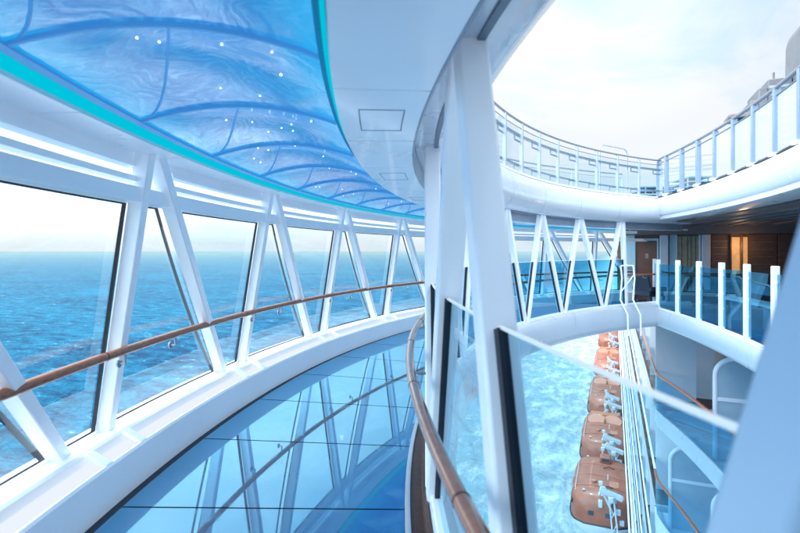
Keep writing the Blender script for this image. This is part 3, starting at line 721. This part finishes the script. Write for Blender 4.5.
lounger_stack((3.3, 17.6, 3.06), .3, 'low stack of blue loungers just right of the tall stack', 3)
lounger_stack((4.6, 17.4, 3.06), .25, 'second low stack of loungers behind the middle railing posts', 3)
lounger_stack((5.3, 14.8, 3.06), .2, 'low loungers seen through the rightmost railing posts', 2)

# funnel and stepped upper superstructure
fn = thing('funnel', 'tall grey funnel with a rounded top rising at the right edge', 'funnel', (8.6, 30, 3.06))
rings = []
for z, hx, hy in ((3.06, 1.0, 2.4), (8., .95, 2.3), (12.0, .90, 2.2), (12.3, .84, 2.1), (12.45, .7, 1.9), (12.5, .4, 1.5)):
    ring = []
    for k in range(20):
        t = 2*math.pi*k/20; cs, sn = math.cos(t), math.sin(t)
        ring.append(Vector((8.95 + hx*math.copysign(abs(cs)**.6, cs), 30 + hy*math.copysign(abs(sn)**.6, sn), z)))
    rings.append(ring)
part('casing', MB().loft(rings), M['grey_tower'], fn)
part('band', MB().box((8.95, 30, 10.2), (1.98, 4.4, .25)), M['ceil_dark'], fn, bevel=.2)
for dx in (-.35, .35): part('exhaust_pipe', MB().tube([(8.95+dx, 30, 12.2), (8.95+dx, 30, 13.1)], .16, 12), M['ceil_dark'], fn)
tw = thing('stepped_superstructure', 'hazy grey stepped tower decks left of the funnel', 'superstructure', (7.4, 31, 3.06))
for i, (x0, x1, z0, z1) in enumerate(((7.0, 8.0, 3.06, 10.1), (6.6, 7.0, 3.06, 9.7), (6.25, 6.6, 3.06, 9.1), (5.9, 6.25, 3.06, 8.45), (5.45, 5.9, 3.06, 8.0), (5.05, 5.45, 3.06, 7.4))):
    part('tower_block', MB().box(((x0+x1)/2, 31, (z0+z1)/2), (x1-x0-.004, 2.2+.1*i, z1-z0)), M['grey_tower'], tw, bevel=.06)
for z_ in range(9): part('tower_slat', MB().box((7.5, 29.93, 6.9+.35*z_), (.9, .08, .12)), M['railgrey'], tw)
part('observation_deck', MB().box((6.15, 30.2, 8.35), (1.7, 1.4, .22)), M['ceil_dark'], tw, bevel=.05)
for x in (7.4,): part('mast', MB().tube([(x, 30.6, 7.8), (x, 30.6, 10.6 if x > 7 else 9.4)], .05, 8), M['grey_tower'], tw)

# ------------------------------------------------------------------ ship side below: balconies, hull
hull = thing('ship_hull', 'tall white hull side of the cruise ship dropping to the sea', 'ship hull', (1.3, 40, SEA))
b = MB(); b.edge([(.12, -16.6), (.12, -30), (.3, SEA-1), (14, SEA-1), (14, -16.6)], -14, 16, 1)
b.box((8.3, 81, -28), (14.2, 130, 22.8)); part('lower_hull', b, M['hull'], hull)
b = MB(); b.edge([(1.75, -.48), (1.75, -16.6)], -14, 15.9, 1, closed=False); part('inner_wall', b, M['grey_wall'], hull)
b = MB(); b.box((5.9, 81, -8.6), (6.0, 130, 15.8)); part('cabin_block', b, M['ceil_dark'], hull)
b = MB()
b.box((1.32, 81, -.28), (.5, 130, .42)); part('sheer_strake', b, M['hull'], hull)
part('end_bulkhead', MB().box((1.6, 16.05, -1.55), (1.0, .1, 2.1)), M['hull'], hull)
for j in range(36): part('porthole', MB().disc((1.195, 19+3*j, -24.2), .42, (-1, 0, 0), 18, .02), M['boat_glass'], hull)
part('rubbing_strake', MB().box((1.13, 81, -22.6), (.14, 130, .22)), M['hull'], hull)
ORD = ['first', 'second', 'third', 'fourth', 'fifth']
for k in range(1, 6):
    zf = -2.9*k
    t = thing('balcony_deck', f'{ORD[k-1]} row of cabin balconies down the white ship side', 'balconies', (1.1, 20, zf), 'balcony rows on the ship side')
    part('slab', MB().edge([(.0, zf-.32), (.0, zf+.10), (.05, zf+.10), (.05, zf-.02), (1.74, zf-.02), (1.74, zf-.32)], -2, 16, .5), M['white_deck'], t)
    part('handrail', MB().edge([(-.015, zf+1.07), (.055, zf+1.07), (.055, zf+1.115), (-.015, zf+1.115)], -2, 16.2), M['teak'], t, bevel=.012)
    part('glass_panel', MB().edge([(.02, zf+.12), (.02, zf+1.06)], -2, 16, closed=False), M['glass_sea'], t)
    # the straight side ahead
    part('slab', MB().box((1.9, 81, zf-.04), (1.66, 129.8, .28)), M['hull'], t)
    part('floor', MB().box((1.905, 81, zf+.105), (1.60, 129.6, .012)), M['teak_dark'], t)
    part('handrail', MB().box((1.09, 81, zf+1.09), (.055, 129.6, .05)), M['teak'] if k < 2 else M['white'], t)
    part('glass_panel', MB().quad((1.10, 16.2, zf+.12), (1.10, 145, zf+.12), (1.10, 145, zf+1.05), (1.10, 16.2, zf+1.05)), M['glass_row'], t, smooth=0)
    for j in range(36):
        y = 17.2 + 2.6*j
        part('divider', MB().box((1.95, y, zf+1.25), (1.55, .05, 2.26)), M['white_matt'], t)
# rounded balcony dividers in the bowed part
def divider(y, k, label):
    zf = -2.9*k; x0 = E(y)+.22; x1 = E(y)+1.70; top = zf+2.2; rad = .38
    t = thing('balcony_divider', label, 'divider', (x0, y, zf), 'rounded balcony dividers')
    out = [(x0, zf+.02)] + [(x0+rad-rad*math.cos(a), top-rad+rad*math.sin(a)) for a in [math.pi/2*i/8 for i in range(9)]] + [(x1, top)]
    fr = MB(); fr.tube([(x, y, z) for x, z in out], .05, 8); part('frame', fr, M['white_deck'], t)
    part('mid_bar', MB().bar((x0, y, zf+1.32), (x1, y, zf+1.32), .06, .08), M['white_deck'], t)
    part('post', MB().bar((x1-.12, y, zf), (x1-.12, y, top), .1, .1, (0, 1, 0)), M['grey_wall'], t)
    ins = [(x+.0, z) for x, z in out] + [(x1, zf+.02)]
    pn = MB(); n = len(ins)
    pn.add([(x, y-.012, z) for x, z in ins] + [(x, y+.012, z) for x, z in ins], [tuple(range(n)), tuple(range(2*n-1, n-1, -1))] + [(i, (i+1) % n, n+(i+1) % n, n+i) for i in range(n)])
    part('panel', pn, M['panel_blue'], t, smooth=0)
divider(12.6, 1, 'rounded pale divider on the balcony just under the deck edge')
divider(9.4, 1, 'rounded divider on the upper balcony nearest the blurred strut')
divider(15.1, 2, 'rounded pale divider at the far corner of the second balcony down')
divider(12.7, 2, 'rounded divider on the second balcony behind its brown rail')
divider(14.6, 3, 'rounded divider on the third balcony down, lowest in view')

# lifeboat deck ledge
ld = thing('boat_deck_ledge', 'narrow ledge with pipes along the hull above the lifeboats', 'ledge', (1.6, 50, -16.7))
part('ledge', MB().box((1.75, 81, -16.62), (1.2, 129, .12)), M['hull'], ld)
for i, x in enumerate((.98, .80)):
    part('pipe', MB().tube([(x+.1, 16.4, -15.6-.5*i), (x+.1, 145, -15.6-.5*i)], .06, 8), M['white'], ld)

# ------------------------------------------------------------------ lifeboats and davits
def lifeboat(loc, L, label, cabin):
    t = thing('lifeboat', label, 'lifeboat', (0, 0, 0), 'orange lifeboats hung along the ship side', local=True)
    W, H = 2.3, 2.15; ns = 22
    def taper(s): return (1 - abs(2*s-1)**6)**.5 if 0 < s < 1 else 0
    rings = []; hr_ = []
    for i in range(ns+1):
        s = .004 + .992*i/ns; y = (s-.5)*L; e = taper(s); w = W*(.40+.60*e); h = H*(.50+.50*e**.7)
        prof = []
        for a, b_ in ((1, 0), (1.0, .25), (.985, .50), (.94, .74), (.84, .90), (.62, .975), (.3, 1.0), (0, 1.01)): prof.append((a*w, b_*h))
        full = prof + [(-x, z) for x, z in reversed(prof[:-1])]
        rings.append([Vector((x, y, z)) for x, z in full])
        hp_ = [(1.02, -.0), (1.0, -.25), (.9, -.7), (.62, -1.15), (0, -1.45)]
        fl = [(a*w, b_) for a, b_ in hp_] + [(-a*w, b_) for a, b_ in reversed(hp_[:-1])]
        hr_.append([Vector((x, y*(1+.0*z), z*(.75+.25*e))) for x, z in fl])
    part('hull', MB().loft(hr_), M['boat_white'], t, smooth=50)
    cn = part('canopy', MB().loft(rings), M['orange'], t, smooth=50)
    # belt round the gunwale
    bl = []
    for i in range(ns+1):
        s = .004+.992*i/ns; bl.append((s, W*(.40+.60*taper(s))*1.03))
    loop = [(w, (s-.5)*L, 0) for s, w in bl] + [(-w, (s-.5)*L, 0) for s, w in reversed(bl)]
    part('fender_belt', MB().tube(loop + [loop[0]], .06, 6), M['black'], t)
    for x in (-1.05, -.62, .62, 1.05):       # moulded ribs along the roof
        rb = MB(); rb.tube([(x, (s-.5)*L, H*.955 if abs(x) < .9 else H*.90) for s in (.14, .3, .5, .7, .86)], .045, 6)
        part('roof_rib', rb, M['orange_pale'], cn)
    for y in (-.28*L, -.05*L, .2*L):
        bd = MB(); bd.tube([(a*W, y, b_*H) for a, b_ in ((1.0, .25), (.99, .50), (.945, .745), (.845, .905), (.62, .985), (.3, 1.012), (0, 1.02), (-.3, 1.012), (-.62, .985), (-.845, .905), (-.945, .745), (-.99, .50), (-1.0, .25))], .03, 6)
        part('canopy_band', bd, M['orange_pale'], cn)
    if cabin:
        cb = part('steering_cabin', MB().box((.25, .30*L, H+.22), (.95, 1.0, .62)), M['orange'], cn, bevel=.16, seg=4)
        part('cabin_window', MB().box((.25, .30*L-.51, H+.28), (.62, .03, .26)), M['boat_glass'], cb)
        part('roof_walkway', MB().box((-.7, -.02*L, H*.985), (.42, .62*L, .05)), M['orange_pale'], cn, bevel=.02)
    else:
        rc = part('hatch_recess', MB().box((.0, .26*L, H+.10), (3.0, 1.1, .45)), M['teak'], cn, bevel=.06)
        for x in (-.62, .62):
            part('round_hatch', MB().disc((x*1.3, .09*L, H+.02), .95, (0, -.42, 1), 28, .16), M['orange_pale'], cn, bevel=.03)
        part('hatch_post', MB().box((0, .10*L, H+.20), (.14, 1.6, .3)), M['teak'], cn, bevel=.02)
    # windows round the shoulders
    for y in (-.36*L, -.16*L, .08*L, .28*L):
        for s in (-1, 1):
            part('window', MB().box((s*W*.955, y, H*.50), (.12, .55, .32), Matrix.Rotation(s*R(-9), 3, 'Y')), M['boat_glass'], cn, bevel=.03)
    for x in (-.95, .75):
        part('end_window', MB().box((x*.72, -.4915*L, .86), (.46, .09, .40)), M['boat_glass'], cn, bevel=.03)
    # lifting hook gear at both ends
    for y in (-.40*L, .40*L):
        hk = MB(); hk.box((0, y, H*.88), (.35, .4, .5)); hk.tube([(0, y, H*.9), (0, y, H+.75)], .07, 8); hk.box((0, y, H+.75), (.3, .2, .3))
        part('lifting_hook', hk, M['boat_white'], t, bevel=.03)
    for s in (-1, 1):
        gr = MB(); gr.tube([(s*W*.84, -.34*L, H*.86), (s*W*.84, -.30*L, H*.95), (s*W*.84, .30*L, H*.95), (s*W*.84, .34*L, H*.86)], .022, 6)
        part('grab_rail', gr, M['boat_white'], cn)
    for s in (-1, 1):                        # looped grab lines along the gunwale
        ln_ = MB(); pt = []
        for q in range(41):
            u = q/40; pt.append((s*W*1.035, (-.38+.76*u)*L, -.10 - .28*abs(math.sin(u*math.pi*8))))
        ln_.tube(pt, .022, 5); part('grab_line', ln_, M['boat_white'], t)
    for y in (-.38*L, .38*L):            # reflective tape squares along the roof shoulders
        for s in (-1, 1): part('tape_mark', MB().box((s*W*.55, y, H*.992), (.18, .18, .03)), M['boat_white'], cn)
    for y in (-.30*L, .12*L):                # lifting cables looping over the roof
        cb_ = MB(); cb_.tube([(.1, y, H+.03), (.55, y+.1, H+.16), (1.1, y+.25, H*.97), (1.75, y+.3, H*.90), (W*1.0, y+.35, H*.5)], .035, 6)
        part('cable', cb_, M['black'], t)
    part('access_door', MB().box((.95, -.2*L, H*.99), (.75, 1.1, .07)), M['orange_pale'], cn, bevel=.03)
    hd = part('side_hatch', MB().box((-W*.985, .0, H*.42), (.1, 1.0, .95), Matrix.Rotation(R(-4), 3, 'Y')), M['orange_pale'], cn, bevel=.05)
    part('roof_vent', MB().disc((-.55, -.2*L, H*1.0), .2, (0, 0, 1), 16, .16), M['orange_pale'], cn, bevel=.03)
    part('roof_light', MB().tube([(.5, -.12*L, H), (.5, -.12*L, H+.45)], .05, 8), M['boat_white'], cn)
    t.location = loc; return t
def davit(loc, label, flip=1):
    t = thing('davit', label, 'davit', (0, 0, 0), 'white lifeboat davits', local=True)
    # foot on the hull at x=+1.9, arm reaching outboard over the boat
    # lattice tower standing on the hull ledge, short arm reaching out over the boat
    B0, B1 = Vector((1.15, 0, -3.2)), Vector((.55, 0, 2.7))
    for y in (-.3, .3):
        for dx in (-.2, .2):
            part('tower_post', MB().bar(B0+Vector((dx, y, 0)), B1+Vector((dx*.8, y, 0)), .11, .11, (0, 1, 0)), M['davit'], t)
    for q in range(6):
        a_, b_ = B0.lerp(B1, q/6+.04), B0.lerp(B1, (q+1)/6)
        br_ = MB()
        for dx in (-.2, .2):
            br_.bar(a_+Vector((dx, -.3, 0)), b_+Vector((dx, .3, 0)), .06, .06, (1, 0, 0))
        br_.bar(a_+Vector((-.2, -.3, 0)), b_+Vector((.2, -.3, 0)), .06, .06, (0, 1, 0))
        part('cross_brace', br_, M['davit'], t)
    part('arm', MB().bar((1.35, 0, 2.55), (-.25, 0, 3.0), .42, .34), M['davit'], t, bevel=.04)
    part('arm_stay', MB().bar((.75, 0, 1.2), (.0, 0, 2.75), .12, .16), M['davit'], t)
    path = [(1.95, -3.2), (1.70, -1.0), (1.25, 1.0), (.85, 2.1), (.45, 2.75), (-.05, 3.0)]
    sv = MB(); sv.disc((.02, -.13, 3.05), .26, (0, 1, 0), 18, .12)
    sv = part('sheave', sv, M['davit'], t, bevel=.02)
    part('sheave', MB().disc((1.22, -.13, 2.62), .22, (0, 1, 0), 18, .12), M['davit'], t, bevel=.02)
    part('wire_fall', MB().tube([(-.2, -.05, 3.0), (-.2, -.05, 1.9)], .03, 6), M['steel'], t)
    part('wire_fall', MB().tube([(.0, -.05, 3.28), (1.25, -.05, 2.88)], .025, 6), M['steel'], t)
    part('hook_block', MB().box((-.2, -.05, 1.95), (.3, .3, .55)), M['davit'], t, bevel=.06)
    for q_ in ((1.05, .0, 1.5), (.75, .34, 2.2), (.55, -.36, 2.5), (1.3, .3, .6)): part('fitting', MB().box(q_, (.34, .24, .42)), M['davit'], t, bevel=.05)
    part('winch', MB().tube([(1.5, -.9, -1.3), (1.5, -.35, -1.3)], .34, 16), M['railbar'], t, bevel=.03)
    part('control_box', MB().box((1.15, .65, -.6), (.5, .5, .9)), M['panel_blue'], t, bevel=.04)
    part('ladder', MB().bar((1.25, .42, -3), (.95, .42, 1.6), .05, .05, (0, 1, 0)).bar((1.25, .8, -3), (.95, .8, 1.6), .05, .05, (0, 1, 0)), M['davit'], t)
    t.location = loc; return t
ROOFZ = -17.3
BO = [(41.2, 9.2, 'nearest orange lifeboat with a boxy steering cabin, lowest in the photo', True),
      (53.2, 11.4, 'second orange lifeboat from the camera with two round roof hatches', False),
      (68.6, 15.0, 'third orange lifeboat with round hatches, half behind the glass edge', False),
      (90.5, 18.0, 'fourth lifeboat, brightest orange, above the slanting glass edge', False),
      (118.0, 18.0, 'farthest tiny lifeboat under the far fascia', False)]
for i, (ye, L, lab, cab) in enumerate(BO):
    lifeboat((-.95, ye + L/2, ROOFZ-2.15), L, lab, cab)
DL = ['nearest', 'second', 'third', 'fourth', 'farthest']
for i, (ye, L, lab, cab) in enumerate(BO):
    davit((-.75, ye - .1, ROOFZ-2.3), f'white davit arm at the near end of the {DL[i]} lifeboat')
    davit((-.55, ye + L - .7, ROOFZ-2.0), f'white davit arm at the far end of the {DL[i]} lifeboat')

# ------------------------------------------------------------------ world, sun, camera
SUN_EL, SUN_AZ = 60., 345.       # azimuth measured from +Y towards +X
pl = bpy.data.lights.new('niche_lamp', 'POINT'); pl.energy = 7; pl.color = (1, .6, .3); pl.shadow_soft_size = .12
po = bpy.data.objects.new('niche_lamp', pl); COL.objects.link(po); po.location = (3.45, YW-.45, 1.75)
w = bpy.data.worlds.new('World'); scene.world = w; w.use_nodes = True
nt = w.node_tree; nt.nodes.clear(); L = nt.links.new
out = N(nt, 'ShaderNodeOutputWorld')
sky = N(nt, 'ShaderNodeTexSky'); sky.sky_type = 'NISHITA'; sky.sun_disc = False
sky.sun_elevation = R(SUN_EL); sky.sun_rotation = R(SUN_AZ); sky.dust_density = .4; sky.air_density = 1.
b1 = N(nt, 'ShaderNodeBackground'); L(sky.outputs[0], b1.inputs[0]); b1.inputs[1].default_value = .15
tc = N(nt, 'ShaderNodeTexCoord'); mp = N(nt, 'ShaderNodeMapping'); mp.inputs['Scale'].default_value = (1, 1, 2.2); L(tc.outputs['Generated'], mp.inputs[0])
no = N(nt, 'ShaderNodeTexNoise', Scale=2.1, Detail=8, Roughness=.58, Distortion=.35); L(mp.outputs[0], no.inputs['Vector'])
sp = N(nt, 'ShaderNodeSeparateXYZ'); L(tc.outputs['Generated'], sp.inputs[0])
mr = N(nt, 'ShaderNodeMapRange', interpolation_type='SMOOTHSTEP'); mr.inputs['From Min'].default_value = .34; mr.inputs['From Max'].default_value = .62
mr.inputs['To Min'].default_value = .78; mr.inputs['To Max'].default_value = .97; L(no.outputs[0], mr.inputs[0])
hz = N(nt, 'ShaderNodeMapRange', interpolation_type='SMOOTHSTEP'); hz.inputs['From Min'].default_value = .0; hz.inputs['From Max'].default_value = .38
hz.inputs['To Min'].default_value = .96; hz.inputs['To Max'].default_value = 0; L(sp.outputs[2], hz.inputs[0])
mxm = N(nt, 'ShaderNodeMath', operation='MAXIMUM'); L(mr.outputs[0], mxm.inputs[0]); L(hz.outputs[0], mxm.inputs[1])
b2 = N(nt, 'ShaderNodeBackground')
n2 = N(nt, 'ShaderNodeTexNoise', Scale=3.2, Detail=7, Roughness=.55, Distortion=.5); L(mp.outputs[0], n2.inputs['Vector'])
cr = N(nt, 'ShaderNodeValToRGB'); ce = cr.color_ramp.elements
ce[0].position = .38; ce[0].color = (.70, .86, .975, 1); ce[1].position = .58; ce[1].color = (.955, .975, 1.0, 1); L(n2.outputs[0], cr.inputs[0]); L(cr.outputs[0], b2.inputs[0])
zr = N(nt, 'ShaderNodeMapRange', interpolation_type='SMOOTHSTEP'); zr.inputs['From Min'].default_value = .42; zr.inputs['From Max'].default_value = .8
zr.inputs['To Min'].default_value = 1.0; zr.inputs['To Max'].default_value = 1.9; L(sp.outputs[2], zr.inputs[0])  # overhead sky, out of view, raised as added light
# sky raised behind the camera, out of view, as added fill for the interior
br = N(nt, 'ShaderNodeMapRange', interpolation_type='SMOOTHSTEP'); br.inputs['From Min'].default_value = .05; br.inputs['From Max'].default_value = -.7
br.inputs['To Min'].default_value = 1.0; br.inputs['To Max'].default_value = 4.0; L(sp.outputs[1], br.inputs[0])
mu = N(nt, 'ShaderNodeMath', operation='MULTIPLY'); L(zr.outputs[0], mu.inputs[0]); L(br.outputs[0], mu.inputs[1])
# also raised over the open sea to add light indoors
bx = N(nt, 'ShaderNodeMapRange', interpolation_type='SMOOTHSTEP'); bx.inputs['From Min'].default_value = -.1; bx.inputs['From Max'].default_value = -.8
bx.inputs['To Min'].default_value = 1.0; bx.inputs['To Max'].default_value = 2.6; L(sp.outputs[0], bx.inputs[0])
gd = N(nt, 'ShaderNodeVectorMath', operation='DOT_PRODUCT'); L(tc.outputs['Generated'], gd.inputs[0]); gd.inputs[1].default_value = (-.02, .87, .49)
gr_ = N(nt, 'ShaderNodeMapRange', interpolation_type='SMOOTHSTEP'); gr_.inputs['From Min'].default_value = .945; gr_.inputs['From Max'].default_value = 1.0
gr_.inputs['To Min'].default_value = 0; gr_.inputs['To Max'].default_value = .22; L(gd.outputs['Value'], gr_.inputs[0])
ga = N(nt, 'ShaderNodeMath', operation='ADD'); L(mu.outputs[0], ga.inputs[0]); L(gr_.outputs[0], ga.inputs[1]); mu = ga
m2 = N(nt, 'ShaderNodeMath', operation='MULTIPLY'); L(mu.outputs[0], m2.inputs[0]); L(bx.outputs[0], m2.inputs[1]); hb = N(nt, 'ShaderNodeMapRange', interpolation_type='SMOOTHSTEP'); hb.inputs['From Min'].default_value = .0; hb.inputs['From Max'].default_value = .13
hb.inputs['To Min'].default_value = .0; hb.inputs['To Max'].default_value = 1.0; L(sp.outputs[2], hb.inputs[0])
ho = N(nt, 'ShaderNodeMix', data_type='FLOAT'); L(hb.outputs[0], ho.inputs[0]); ho.inputs[2].default_value = 1.04; mn = N(nt, 'ShaderNodeMath', operation='MINIMUM'); L(m2.outputs[0], mn.inputs[0]); mn.inputs[1].default_value = 7.0; L(mn.outputs[0], ho.inputs[3]); L(ho.outputs[0], b2.inputs[1])
ms = N(nt, 'ShaderNodeMixShader'); L(mxm.outputs[0], ms.inputs[0]); L(b1.outputs[0], ms.inputs[1]); L(b2.outputs[0], ms.inputs[2]); L(ms.outputs[0], out.inputs[0])

sd = bpy.data.lights.new('sun', 'SUN'); sd.energy = 2.0; sd.angle = R(2.5); sd.color = (1, .96, .9)
so = bpy.data.objects.new('sun', sd); COL.objects.link(so)
az, el = R(SUN_AZ), R(SUN_EL)
dirv = Vector((math.sin(az)*math.cos(el), math.cos(az)*math.cos(el), math.sin(el)))
so.rotation_euler = dirv.to_track_quat('Z', 'Y').to_euler(); so.location = dirv*60

cd = bpy.data.cameras.new('camera'); cam = bpy.data.objects.new('camera', cd); COL.objects.link(cam)
cam.location = (0, 0, 1.6); cam.rotation_euler = (R(90), 0, R(YAW))
cd.sensor_width = 36; cd.lens = 36*500/800; cd.shift_y = -15.5/800
cd.clip_start = .05; cd.clip_end = 100000
cd.dof.use_dof = True; cd.dof.focus_distance = 8.5; cd.dof.aperture_fstop = 2.8
scene.camera = cam
scene.view_settings.view_transform = 'Standard'; scene.view_settings.look = 'None'; scene.view_settings.exposure = 0; scene.view_settings.gamma = 1
cy = scene.cycles
cy.max_bounces = 10; cy.transparent_max_bounces = 16; cy.glossy_bounces = 5; cy.diffuse_bounces = 6; cy.caustics_reflective = True; cy.blur_glossy = .5; cy.caustics_refractive = False
cy.use_denoising = True; cy.sample_clamp_indirect = 6
